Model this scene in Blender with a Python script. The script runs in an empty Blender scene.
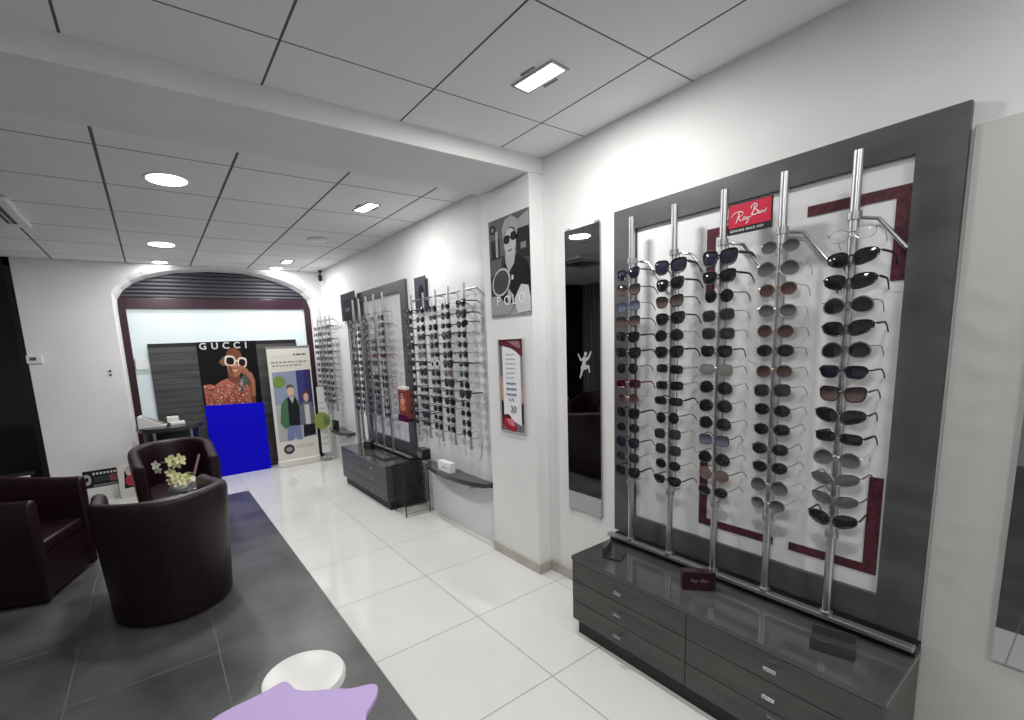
import bpy, math, random
from mathutils import Vector, Matrix
random.seed(7)
PI = math.pi
SC = bpy.context.scene
COL = SC.collection

# ------------------------------------------------------------------ materials
def lin(c):
    return tuple(((v/255)/12.92 if v/255 <= .04045 else ((v/255+.055)/1.055)**2.4) for v in c)
MATS = {}
def mat(name, rgb, rough=.5, metal=0., spec=.5, emit=0., trans=0., coat=0., alpha=1.):
    if name in MATS: return MATS[name]
    m = bpy.data.materials.new(name); m.use_nodes = True
    b = m.node_tree.nodes['Principled BSDF']
    b.inputs['Base Color'].default_value = (*lin(rgb), 1)
    b.inputs['Roughness'].default_value = rough
    b.inputs['Metallic'].default_value = metal
    b.inputs['Specular IOR Level'].default_value = spec
    b.inputs['Transmission Weight'].default_value = trans
    b.inputs['Coat Weight'].default_value = coat
    b.inputs['Alpha'].default_value = alpha
    if emit:
        b.inputs['Emission Color'].default_value = (*lin(rgb), 1)
        b.inputs['Emission Strength'].default_value = emit
    MATS[name] = m
    return m
def noisy(name, a, b_, scale=6, rough=.5, stretch=(1,1,1), detail=6, bump=0., lo=.35, hi=.65, **k):
    """two-tone procedural surface driven by noise in object space"""
    m = mat(name, a, rough, **k); nt = m.node_tree; N = nt.nodes; L = nt.links
    bs = N['Principled BSDF']
    tc = N.new('ShaderNodeTexCoord'); mp = N.new('ShaderNodeMapping'); mp.inputs['Scale'].default_value = stretch
    nz = N.new('ShaderNodeTexNoise'); nz.inputs['Scale'].default_value = scale; nz.inputs['Detail'].default_value = detail
    cr = N.new('ShaderNodeValToRGB'); cr.color_ramp.elements[0].position = lo; cr.color_ramp.elements[1].position = hi
    cr.color_ramp.elements[0].color = (*lin(a), 1); cr.color_ramp.elements[1].color = (*lin(b_), 1)
    L.new(tc.outputs['Object'], mp.inputs[0]); L.new(mp.outputs[0], nz.inputs[0]); L.new(nz.outputs[0], cr.inputs[0])
    L.new(cr.outputs[0], bs.inputs['Base Color'])
    if bump:
        bp = N.new('ShaderNodeBump'); bp.inputs['Strength'].default_value = bump; bp.inputs['Distance'].default_value = .004
        L.new(nz.outputs[0], bp.inputs['Height']); L.new(bp.outputs[0], bs.inputs['Normal'])
    return m

def mth(nt, op, *v):
    n = nt.nodes.new('ShaderNodeMath'); n.operation = op
    for i, x in enumerate(v):
        if isinstance(x, (int, float)): n.inputs[i].default_value = x
        else: nt.links.new(x, n.inputs[i])
    return n.outputs[0]
def gridline(nt, c, phase, step, half):
    """1 on a joint line, 0 elsewhere"""
    d = mth(nt, 'PINGPONG', mth(nt, 'SUBTRACT', c, phase), step/2)   # distance to nearest multiple of step
    return mth(nt, 'LESS_THAN', d, half)
def tiled(name, base_a, base_b, line, xs, ys, rough, scale, spec=.5, rough_line=.7, jit=0.):
    """square tiles with joints: xs, ys = (phase, step, half width)"""
    m = bpy.data.materials.new(name); m.use_nodes = True; nt = m.node_tree; N = nt.nodes; L = nt.links
    bs = N['Principled BSDF']; tc = N.new('ShaderNodeTexCoord'); sp = N.new('ShaderNodeSeparateXYZ')
    L.new(tc.outputs['Object'], sp.inputs[0])
    g = mth(nt, 'MAXIMUM', gridline(nt, sp.outputs[0], *xs), gridline(nt, sp.outputs[1], *ys))
    nz = N.new('ShaderNodeTexNoise'); nz.inputs['Scale'].default_value = scale; nz.inputs['Detail'].default_value = 7
    L.new(tc.outputs['Object'], nz.inputs[0])
    cr = N.new('ShaderNodeValToRGB'); cr.color_ramp.elements[0].position = .35; cr.color_ramp.elements[1].position = .68
    cr.color_ramp.elements[0].color = (*lin(base_a), 1); cr.color_ramp.elements[1].color = (*lin(base_b), 1)
    L.new(nz.outputs[0], cr.inputs[0])
    mx = N.new('ShaderNodeMixRGB'); L.new(g, mx.inputs[0]); L.new(cr.outputs[0], mx.inputs[1]); mx.inputs[2].default_value = (*lin(line), 1)
    L.new(mx.outputs[0], bs.inputs['Base Color'])
    L.new(mth(nt, 'ADD', mth(nt, 'MULTIPLY', g, rough_line-rough), rough), bs.inputs['Roughness'])
    bs.inputs['Specular IOR Level'].default_value = spec
    MATS[name] = m
    return m

# ------------------------------------------------------------------ mesh helpers
class MB:
    def __init__(s): s.v = []; s.f = []; s.m = []; s.mats = []
    def mi(s, m):
        if m not in s.mats: s.mats.append(m)
        return s.mats.index(m)
    def add(s, vs, fs, m):
        o = len(s.v); s.v += [tuple(v) for v in vs]; k = s.mi(m)
        for f in fs: s.f.append(tuple(o+i for i in f)); s.m.append(k)
        return s
    def box(s, x0, x1, y0, y1, z0, z1, m):
        vs = [(x, y, z) for x in (x0, x1) for y in (y0, y1) for z in (z0, z1)]
        return s.add(vs, [(0,1,3,2),(4,6,7,5),(0,4,5,1),(2,3,7,6),(0,2,6,4),(1,5,7,3)], m)
    def tube(s, pts, r, m, n=8, closed=False, caps=True):
        pts = [Vector(p) for p in pts]; k = len(pts); rings = []
        rs = r if isinstance(r, (list, tuple)) else [r]*k
        up = None
        for i, p in enumerate(pts):
            a = pts[(i-1) % k] if (closed or i > 0) else p
            b = pts[(i+1) % k] if (closed or i < k-1) else p
            t = (b-a).normalized()
            if up is None: up = Vector((0,0,1)) if abs(t.z) < .9 else Vector((1,0,0))
            sd = t.cross(up).normalized(); up2 = sd.cross(t).normalized(); up = up2
            rings.append([p + (sd*math.cos(2*PI*j/n) + up2*math.sin(2*PI*j/n))*rs[i] for j in range(n)])
        vs = [v for rg in rings for v in rg]; fs = []
        for i in range(k if closed else k-1):
            for j in range(n):
                a = i*n; b = ((i+1) % k)*n
                fs.append((a+j, b+j, b+(j+1) % n, a+(j+1) % n))
        if caps and not closed: fs += [tuple(range(n)), tuple(range((k-1)*n, k*n))[::-1]]
        return s.add(vs, fs, m)
    def cyl(s, c, r, h, m, n=24, r2=None):
        x, y, z = c; r2 = r if r2 is None else r2
        vs = [(x+r*math.cos(2*PI*j/n), y+r*math.sin(2*PI*j/n), z) for j in range(n)] + \
             [(x+r2*math.cos(2*PI*j/n), y+r2*math.sin(2*PI*j/n), z+h) for j in range(n)]
        return s.add(vs, [(j, (j+1) % n, n+(j+1) % n, n+j) for j in range(n)] + [tuple(range(n))[::-1], tuple(range(n, 2*n))], m)
    def lathe(s, c, prof, m, n=32):
        x, y, z = c; vs = []; k = len(prof)
        for j in range(n):
            a = 2*PI*j/n
            for r, h in prof: vs.append((x+r*math.cos(a), y+r*math.sin(a), z+h))
        fs = [(j*k+i, ((j+1) % n)*k+i, ((j+1) % n)*k+i+1, j*k+i+1) for j in range(n) for i in range(k-1)]
        fs += [tuple(j*k for j in range(n))[::-1], tuple(j*k+k-1 for j in range(n))]
        return s.add(vs, fs, m)
    def prism(s, poly, fn, d0, d1, m):
        """poly of (u,v); fn(u,v,d)->xyz; from depth d0 to d1"""
        n = len(poly)
        vs = [fn(u, v, d0) for u, v in poly] + [fn(u, v, d1) for u, v in poly]
        return s.add(vs, [tuple(range(n))[::-1], tuple(range(n, 2*n))] + [(i, (i+1) % n, n+(i+1) % n, n+i) for i in range(n)], m)
    def build(s, name, parent=None, smooth=False, bevel=0., seg=2, loc=None):
        me = bpy.data.meshes.new(name); me.from_pydata(s.v, [], s.f)
        for m in s.mats: me.materials.append(m)
        me.polygons.foreach_set('material_index', s.m)
        me.validate(); me.update()
        import bmesh
        bm = bmesh.new(); bm.from_mesh(me); bmesh.ops.recalc_face_normals(bm, faces=bm.faces); bm.to_mesh(me); bm.free()
        o = bpy.data.objects.new(name, me); COL.objects.link(o)
        if parent: o.parent = parent
        if loc: o.location = loc
        if smooth:
            me.polygons.foreach_set('use_smooth', [True]*len(me.polygons))
            try: me.set_sharp_from_angle(angle=math.radians(40))
            except Exception: pass
        if bevel:
            b = o.modifiers.new('bevel', 'BEVEL'); b.width = bevel; b.segments = seg; b.limit_method = 'ANGLE'; b.angle_limit = math.radians(40)
        return o

def tag(o, label, cat, group=None):
    o['label'] = label; o['category'] = cat
    if group: o['group'] = group
    return o
def struct(o): o['kind'] = 'structure'; return o
def thing(name, label, cat, loc=(0,0,0), rz=0, group=None):
    o = bpy.data.objects.new(name, None); COL.objects.link(o); o.empty_display_size = .05
    o.location = loc; o.rotation_euler = (0, 0, rz)
    return tag(o, label, cat, group)
def dup(root, loc=None, label=None, group=None, rot=None):
    def cp(o, par):
        c = o.copy(); COL.objects.link(c); c.parent = par
        for ch in list(o.children): cp(ch, c)
        return c
    r = cp(root, None)
    if loc is not None: r.location = loc
    if rot is not None: r.rotation_euler = rot
    if label: r['label'] = label
    if group: r['group'] = group
    return r
def text_mesh(txt, size, m, fn, depth=.0008, align='LEFT', shear=0., offset=0.):
    """lettering as polygons; fn maps (u,v,d) to the surface"""
    cu = bpy.data.curves.new('lettering', 'FONT'); cu.body = txt; cu.size = size; cu.align_x = align; cu.shear = shear
    cu.extrude = depth/2; cu.resolution_u = 3; cu.offset = offset
    ob = bpy.data.objects.new('lettering', cu); COL.objects.link(ob)
    dg = bpy.context.evaluated_depsgraph_get(); me = ob.evaluated_get(dg).to_mesh()
    vs = [fn(v.co.x, v.co.y, v.co.z) for v in me.vertices]; fs = [tuple(p.vertices) for p in me.polygons]
    ob.evaluated_get(dg).to_mesh_clear(); bpy.data.objects.remove(ob); bpy.data.curves.remove(cu)
    return vs, fs
def ell(cx, cy, rx, ry, n=20, p=2., rot=0.):
    out = []
    for i in range(n):
        a = 2*PI*i/n; c, s_ = math.cos(a), math.sin(a)
        x = rx*math.copysign(abs(c)**(2/p), c); y = ry*math.copysign(abs(s_)**(2/p), s_)
        out.append((cx+x*math.cos(rot)-y*math.sin(rot), cy+x*math.sin(rot)+y*math.cos(rot)))
    return out

# ------------------------------------------------------------------ palette
M_wall = noisy('wall_paint', (229,229,229), (235,235,235), 3, rough=.6)
M_panel = mat('white_lacquer', (226,227,228), .25)
M_chrome = mat('brushed_steel', (200,200,203), .32, 1.)
M_chrome2 = mat('satin_aluminium', (176,176,178), .38, .9)
M_slate = noisy('slate_laminate', (66,66,69), (88,88,92), 3.5, rough=.42, stretch=(1,1,2.2), lo=.3, hi=.7)
M_cab = noisy('dark_oak_laminate', (58,57,56), (80,79,77), 4, rough=.4, stretch=(1,.6,5), lo=.3, hi=.7)
M_cabtop = noisy('polished_dark_top', (60,60,60), (84,84,83), 5, rough=.08, stretch=(1,.5,1), lo=.3, hi=.7)
M_black = mat('matt_black', (16,16,17), .5)
M_blackg = mat('gloss_black', (18,18,20), .12)
M_bur = noisy('burgundy_stripe', (66,28,38), (92,46,58), 60, rough=.35)
M_maroon = mat('maroon_window_frame', (50,22,36), .3)
M_leather = noisy('aubergine_leather', (36,15,26), (29,12,21), 30, rough=.4, bump=.08, spec=.33)
M_white = mat('white_plastic', (232,232,232), .35)
M_clear = mat('clear_acrylic', (240,243,245), .05, trans=.95, alpha=.35)
M_glass = mat('dark_night_glass', (8,8,10), .06, spec=.6)

# ------------------------------------------------------------------ room shell
W, H, BY, LX, FY = 2.0, 2.55, 6.5, -3.2, -2.6
M_floor = tiled('white_polished_tiles', (218,218,215), (226,226,223), (160,158,153), (.70,.6,.0028), (1.385,.592,.0028), .07, 1.5, rough_line=.5)
M_dark = tiled('slate_floor_tiles', (66,66,68), (100,100,100), (104,102,99), (.10,.6,.003), (1.385,.592,.003), .34, 2.3)
M_ceil = tiled('ceiling_tiles_front', (240,240,240), (246,246,246), (98,98,100), (-.113,.603,.0045), (1.79,.6,.0032), .9, 1.2, spec=.1)
M_ceil2 = tiled('ceiling_tiles_rear', (240,240,240), (246,246,246), (102,102,104), (-.099,.604,.0075), (3.06,.624,.0045), .9, 1.2, spec=.1)
struct(MB().box(.70, W+.12, FY, 6.75, -.1, 0, M_floor).build('floor'))
struct(MB().box(LX, .70, FY, 5.56, -.1, 0, M_dark).build('floor'))
struct(MB().box(LX, .70, 5.56, 6.75, -.1, 0, M_floor).build('floor'))
struct(MB().box(LX, W+.12, FY, 2.11, H, H+.1, M_ceil).build('ceiling'))
struct(MB().box(LX, W+.12, 2.59, 6.75, H, H+.1, M_ceil2).build('ceiling'))
struct(MB().box(LX, W+.12, 2.11, 2.59, 2.456, H+.1, M_wall).build('trim_1', bevel=.004))
struct(MB().box(W, W+.12, FY, BY, 0, H, M_wall).build('wall_right'))
struct(MB().box(1.89, W, 2.11, 2.59, 0, 2.456, M_wall).build('wall_pillar', bevel=.006))
struct(MB().box(LX, W+.12, FY-.1, FY, 0, H, M_wall).build('wall_front'))
M_lwall = noisy('dark_drapes', (60,60,64), (150,148,154), 5, rough=.6, stretch=(1,6,.15), lo=.35, hi=.7)
struct(MB().box(LX-.1, LX, 2.4, 6.75, 0, H, M_lwall).build('wall_left'))
struct(MB().box(LX-.1, LX, FY, 2.4, 0, H, M_wall).build('wall_left'))
M_skirt = noisy('stone_skirting', (176,171,164), (192,187,180), 9, rough=.4)
b = MB(); b.box(1.985, W, 1.545, 2.11, 0, .07, M_skirt); struct(b.build('baseboard_right'))
b = MB(); b.box(1.878, 1.8895, 2.098, 2.585, 0, .07, M_skirt); b.box(1.89, 1.984, 2.098, 2.1095, 0, .07, M_skirt); struct(b.build('baseboard_pillar'))
struct(MB().box(1.985, W, 3.64, 3.85, 0, .07, M_skirt).build('baseboard_right'))
struct(MB().box(-1.02, -.29, BY-.013, BY, 0, .06, M_skirt).build('baseboard_back'))

# back wall with the arched opening
OUT = [(-.27,0),(-.27,2.10),(-.267,2.224),(-.213,2.305),(-.125,2.383),(-.006,2.447),(.17,2.504),(.354,2.532),(.707,2.543),(1.084,2.536),(1.301,2.518),(1.518,2.468),(1.697,2.395),(1.818,2.311),(1.893,2.215),(1.912,2.10),(1.912,0)]
INN = [(-.236,0),(-.236,2.06),(-.230,2.165),(-.167,2.262),(-.067,2.345),(.055,2.398),(.20,2.44),(.36,2.477),(.70,2.507),(1.06,2.503),(1.27,2.462),(1.46,2.412),(1.62,2.345),(1.75,2.27),(1.83,2.18),(1.864,2.06),(1.864,0)]
b = MB(); n = len(OUT)
vs = [(x, BY, z) for x, z in OUT]; 
b.add([(-1.02,BY,0),(-1.02,BY,H)] + vs + [(W,BY,0),(W,BY,H)], [], M_wall)
arch = list(range(2, 2+n))
b.add([(-1.02,BY,0),(-.27,BY,0),(-.27,BY,2.10),(-1.02,BY,2.10)], [(0,1,2,3)], M_wall)
b.add([(1.912,BY,0),(W,BY,0),(W,BY,2.10),(1.912,BY,2.10)], [(0,1,2,3)], M_wall)
b.add([(-1.02,BY,2.10)] + [(x,BY,z) for x, z in OUT[1:9]] + [(OUT[8][0],BY,H),(-1.02,BY,H)], [tuple(range(11))], M_wall)
b.add([(x,BY,z) for x, z in OUT[8:16]] + [(W,BY,2.10),(W,BY,H),(OUT[8][0],BY,H)], [tuple(range(11))], M_wall)
b.add([(-1.02,BY,0),(-1.02,BY+.12,0),(-1.02,BY+.12,H),(-1.02,BY,H)], [(0,1,2,3)], M_wall)
# reveal, rounded at its front edge
rings = []
for k, t in ((0,0),(.012,.10),(.05,.55),(.14,1.0)):
    rings.append([(OUT[i][0]*(1-t)+INN[i][0]*t, BY+k, OUT[i][1]*(1-t)+INN[i][1]*t) for i in range(n)])
for a, c in zip(rings, rings[1:]):
    b.add(a+c, [(i, i+1, n+i+1, n+i) for i in range(n-1)], M_wall)
wb = b.build('wall_back'); struct(wb)

# window in the arch
M_film = mat('frosted_pale_film', (214,226,230), .35, emit=.22)  # faint glow added to the film in place of light from behind
M_shut = mat('roller_shutter', (60,62,70), .6)
wf = MB(); Y0, Y1 = BY+.14, BY+.19
wf.box(-.30, -.165, Y0, Y1, 0, 2.19, M_maroon); wf.box(1.785, 1.95, Y0, Y1, 0, 2.19, M_maroon)
wf.box(-.165, 1.785, Y0, Y1, 2.065, 2.19, M_maroon); wf.box(-.165, 1.785, Y0, Y1, 0, .09, M_maroon)
wroot = struct(wf.build('window_1', bevel=.004))
s = MB()
for i in range(8): s.tube([(-.32, Y0+.03, 2.21+i*.045), (1.96, Y0+.03, 2.21+i*.045)], .0235, M_shut, 10)
s.build('shutter', wroot, smooth=True)
MB().box(-.165, 1.785, Y1-.02, Y1-.01, .09, 2.065, M_film).build('frosted_pane', wroot)
struct(MB().box(LX, W+.12, 6.75, 6.85, 0, H+.1, M_lwall).build('wall_back'))
# dark glazing left of the back wall
M_frame_dark = mat('dark_bronze_frame', (26,18,24), .3)
b = MB()
for x in (-3.2, -2.45, -1.72, -1.075): b.box(x, x+.055, BY+.02, BY+.08, 0, H, M_frame_dark)
b.box(LX, -1.02, BY+.02, BY+.08, 0, .08, M_frame_dark); b.box(LX, -1.02, BY+.02, BY+.08, 2.47, H, M_frame_dark)
g = struct(b.build('window_2'))
MB().box(LX, -1.02, BY+.045, BY+.055, .08, 2.47, M_glass).build('glass_pane', g)
tag(MB().box(-2.6, -1.17, BY-.14, BY+.018, .335, .362, M_white).box(-2.56,-2.52,BY-.13,BY+.01,0,.335,M_white).box(-1.25,-1.21,BY-.13,BY+.01,0,.335,M_white).build('ledge_shelf', bevel=.003),
    'low white ledge in front of the dark glazing at far left', 'shelf')

# ------------------------------------------------------------------ slatted dark backdrop, poster, blue board, banner in the arch
M_plank = noisy('dark_planks', (58,59,60), (86,87,86), 3, rough=.3, stretch=(.6,1,5), lo=.3, hi=.7)
b = MB(); z = .02; k = 0
while z < 1.62:
    h = .068 + .01*((k*7) % 3)/2; h = min(h, 1.664-z)
    b.box(-.02, 1.625, BY+.085, BY+.108 + .003*(k % 2), z, z+h-.004, M_plank); z += h; k += 1
b.box(-.02, 1.625, BY+.108, BY+.135, 0, 1.664, M_black)
tag(b.build('slatted_backdrop'), 'dark horizontal-plank screen standing inside the arched shop window', 'panel')
tag(MB().box(-.158, -.03, BY+.10, BY+.104, 1.38, 1.50, mat('notice_white', (235,236,236), .6)).box(-.158,-.153,BY+.10,BY+.165,1.38,1.50,MATS['notice_white']).build('paper_notice'),
    'small white notice on the pale window film, left of plank screen', 'paper')

def poster_fn(kind, o, w, h, depth=0.):
    """local (u,v) in metres on a surface: back = facing -Y, right = facing -X"""
    if kind == 'back': return lambda u, v, d: (o[0]+u, o[1]-d, o[2]+v)
    return lambda u, v, d: (o[0]-d, o[1]-u, o[2]+v)
def sc(poly, w, h): return [(u*w, v*h) for u, v in poly]

C = lambda n, c, r=.6: mat('print_'+n, c, r, spec=.15)
# fashion poster
w, h = .66, .80; fn = poster_fn('back', (.46, BY+.082, .865), w, h)
b = MB(); b.prism(sc([(0,0),(1,0),(1,1),(0,1)], w, h), fn, -.004, 0, C('black', (22,22,24), .3))
skin, skin2 = C('skin', (168,112,86)), C('skin_dark', (120,74,58))
L_ = [
 ([(.88,.0),(.87,.30),(.84,.44),(.76,.54),(.66,.62),(.62,.58),(.72,.48),(.76,.30),(.74,.0)], skin2),
 ([(.03,0),(.02,.38),(.14,.39),(.20,.36),(.30,.42),(.42,.46),(.52,.43),(.60,.38),(.74,.36),(.80,.28),(.80,0)], C('coral', (176,106,90))),
 ([(.44,.58),(.66,.56),(.64,.40),(.56,.36),(.46,.42)], skin2),
 ([(.32,.72),(.40,.80),(.46,.78),(.45,.66),(.38,.66)], C('ear', (128,92,70))),
 ([(.44,.80),(.45,.60),(.50,.50),(.58,.47),(.66,.52),(.70,.62),(.72,.78)], skin), ([(.44,.76),(.46,.86),(.54,.93),(.62,.93),(.70,.87),(.73,.76)], skin2),
 ([(.46,.66),(.50,.52),(.54,.49),(.52,.62),(.50,.70)], skin2), ([(.58,.72),(.61,.72),(.62,.64),(.57,.63)], C('glint', (206,150,118))),
 (ell(.505,.735,.09,.082,20,3.2,-.12), C('cream', (226,214,206))), (ell(.715,.70,.078,.08,20,3.2,-.12), C('cream', (226,214,206))),
 ([(.57,.75),(.66,.735),(.66,.71),(.57,.725)], C('cream', (226,214,206))),
 (ell(.51,.73,.066,.058,20,2.8,-.12), C('shade', (34,26,28))), (ell(.712,.695,.056,.056,20,2.8,-.12), C('shade', (34,26,28))),
 (ell(.58,.578,.055,.018), C('lips', (216,150,112))), (ell(.58,.575,.03,.006), C('teeth', (236,214,190))),
 ([(.56,.30),(.62,.42),(.76,.54),(.80,.48),(.76,.34),(.66,.22)], C('glove', (84,92,92))), ([(.60,.34),(.66,.44),(.70,.42),(.64,.32)], C('glove2', (130,138,136))),
 ([(.76,.58),(.86,.52),(.90,.40),(.88,.14),(.82,.14),(.83,.38),(.75,.52)], skin), ([(.64,.62),(.68,.66),(.80,.58),(.78,.53)], skin), ([(.62,.585),(.66,.60),(.76,.53),(.74,.50)], skin),
]
for i, (p, m) in enumerate(L_): b.prism(sc([(u+.01, max(0, v-.035)) for u, v in p], w, h), fn, 0, .0012+.0004*i, m)
rr = random.Random(3)
for i in range(150):
    u, v = .05+rr.random()*.72, .01+rr.random()*.33
    b.prism(sc(ell(u, v, .010+.012*rr.random(), .008+.010*rr.random(), 6), w, h), fn, 0, .0092+.0002*(i%3), C('bloom%d' % (i % 4), [(214,150,120),(168,70,74),(222,176,150),(150,84,60)][i % 4]))
po = b.build('fashion_poster'); tag(po, 'black poster of a person in white sunglasses and coral garment, in the window', 'poster')
tb = MB()
for ch, u in zip('GUCCI', (.04,.235,.42,.605,.80)):
    vs, fs = text_mesh(ch, .112, None, lambda x, y, d: fn(u*w+x, .89*h+y, .006+d), offset=.0025); tb.add(vs, fs, C('silver', (206,206,204), .3))
tb.build('lettering', po)
tag(MB().prism([(.455,.0),(1.11,.0),(1.10,.86),(.458,.905)] if False else [(.455,0),(1.112,0),(1.112,.875),(.455,.90)], lambda u, v, d: (u, 6.44+d, v), 0, .03, mat('ultramarine_board', (14,8,208), .7, spec=.1)).build('blue_board', bevel=.003),
    'plain ultramarine blue board standing below the fashion poster', 'board')

# roll-up banner with a couple
bt = thing('rollup_banner', 'cream roll-up banner showing a couple, right of the blue board', 'banner', (1.46, 6.37, 0))
w, h = .53, 1.48
fn = lambda u, v, d: (-.265+u, -d, .085+v)
b = MB(); b.prism(sc([(0,0),(1,0),(1,1),(0,1)], w, h), fn, -.003, 0, C('banner', (222,218,210)))
photo = [(.07,.17),(.97,.19),(.97,.795),(.07,.785)]
green, jean, skinb = C('green', (76,118,86)), C('denim', (120,134,170)), C('skin_pale', (214,182,164))
def band(t0, t1, c): return ([(.07,.17+.615*t0),(.97,.19+.605*t0),(.97,.19+.605*t1),(.07,.17+.615*t1)], c)
L_ = [
 (photo, C('sky', (146,156,182))),
 ([(.62,.45),(.97,.45),(.97,.795),(.62,.79)], C('indigo', (66,64,124))), ([(.80,.50),(.97,.50),(.97,.795),(.80,.793)], C('navy', (58,54,104))),
 ([(.07,.17),(.30,.17),(.30,.5),(.07,.5)], C('mist', (178,178,180))), ([(.60,.19),(.97,.19),(.97,.42),(.60,.42)], C('mist2', (176,176,184))),
 (ell(.21,.70,.145,.052), C('lime', (122,148,76))),
 # man
 ([(.26,.17),(.30,.34),(.60,.34),(.62,.17),(.50,.17),(.46,.26),(.40,.17)], jean),
 ([(.14,.34),(.20,.50),(.34,.56),(.54,.56),(.64,.50),(.66,.30),(.56,.30),(.36,.30),(.24,.28)], green),
 ([(.34,.31),(.36,.56),(.54,.56),(.62,.46),(.60,.30)], C('jersey', (36,36,44))),
 ([(.40,.56),(.47,.50),(.52,.56)], C('shirt', (190,190,198))),
 (ell(.45,.615,.085,.048), skinb), ([(.36,.63),(.38,.665),(.46,.675),(.53,.66),(.53,.635),(.45,.65)], C('hair', (96,90,86))),
 # woman
 ([(.66,.19),(.68,.30),(.96,.31),(.96,.20)], C('skirt', (34,36,44))),
 ([(.60,.30),(.62,.46),(.72,.51),(.92,.50),(.97,.42),(.97,.30)], C('coat', (110,112,126))),
 ([(.74,.30),(.74,.48),(.86,.48),(.86,.30)], C('scarf', (206,206,206))),
 (ell(.80,.555,.09,.052), C('hair2', (108,60,60))), (ell(.80,.545,.062,.038), skinb),
]
for i, (p, m) in enumerate(L_): b.prism(sc(p, w, h), fn, 0, .001+.0005*i, m)
gt = C('greytext', (150,146,142))
def words(b, fn, u0, u1, v, hh, m, seed, w, h):
    r_ = random.Random(seed); u = u0
    while u < u1:
        l = .04+.07*r_.random(); l = min(l, u1-u)
        b.prism(sc([(u,v),(u+l,v),(u+l,v+hh),(u,v+hh)], w, h), fn, 0, .0012, m); u += l+.025
words(b, fn, .60, .92, .925, .014, C('darktext', (92,88,90)), 1, w, h); words(b, fn, .10, .45, .918, .006, C('tan', (214,190,170)), 2, w, h)
words(b, fn, .08, .92, .862, .014, gt, 3, w, h); words(b, fn, .10, .78, .833, .013, gt, 4, w, h)
words(b, fn, .45, .9, .115, .005, gt, 5, w, h); words(b, fn, .45, .85, .098, .005, gt, 6, w, h)
b.prism(sc(ell(.28,.095,.13,.045), w, h), fn, 0, .0014, C('seal', (60,60,62))); b.prism(sc(ell(.28,.095,.08,.02), w, h), fn, 0, .002, C('seal2', (150,150,150)))
b.build('banner_sheet', bt)
b = MB(); b.prism(ell(0,0,.275,.06,24,3), lambda u, v, d: (u, v, d), .0, .085, C('banner', (222,218,210))); b.build('base_cassette', bt, bevel=.012, seg=3)
MB().tube([(0,.02,.08),(0,.02,1.56)], .009, M_chrome2).build('support_pole', bt)
MB().box(-.27,.27,-.006,.012,1.555,1.575,M_chrome2).build('top_rail', bt)

# second, paler leaflet stand with a green disc
ls = thing('leaflet_stand', 'narrow white leaflet stand with round green sign, behind the banner', 'stand', (1.775, 6.28, 0))
b = MB(); b.box(-.03,.09,.0,.012,.12,1.02,mat('leaflet_white',(226,226,224),.5)); 
for i in range(8): words(b, lambda u, v, d: (-.03+u, -d, .12+v), .1, .8, .12+.09*i, .03, C('palegrey', (196,196,194)), 20+i, .12, .9)
b.build('sheet', ls)
MB().cyl((.04,.03,0), .06, .02, M_chrome2).build('base', ls); MB().tube([(.03,.03,.02),(.03,.03,1.0)], .008, M_chrome2).build('pole', ls)
b = MB(); b.prism(ell(-.01,.57,.105,.115,28), lambda u, v, d: (u, -.055+d, v), 0, .012, mat('lime_disc', (136,158,72), .5)); b.prism([(.01,.49),(.08,.52),(.08,.60),(.01,.64)], lambda u, v, d: (u, -.056+d, v), 0, .003, mat('olive_mark', (104,118,66), .5)); b.box(.01,.03,-.045,0,.54,.56,M_chrome2); b.build('round_sign', ls)

# ------------------------------------------------------------------ sunglasses
def outline(kind, w, h, n=20):
    pts = []
    for i in range(n):
        a = 2*PI*i/n; c, s_ = math.cos(a), math.sin(a)
        p = {'round':2.,'oval':2.1,'square':3.4,'rect':3.6,'way':3.,'avi':2.3,'wrap':2.5,'club':2.7}[kind]
        x = w/2*math.copysign(abs(c)**(2/p), c); z = h/2*math.copysign(abs(s_)**(2/p), s_)
        if kind == 'way': x *= 1+.14*z/(h/2); z += .05*h*(x/(w/2))*(1 if z > 0 else .2)
        if kind == 'avi': x = x*(1-.04*z/h) + .10*w*(-z/h if z < 0 else 0); z += .10*h*(-abs(x)/(w/2))*(1 if z > 0 else 0)
        if kind == 'wrap': z = z*(1-.18*x/(w/2)) + .12*h*x/(w/2)
        if kind == 'club': x *= 1+.08*z/(h/2)
        pts.append((x, z))
    return pts           # +x is the outer (temple) side
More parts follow.
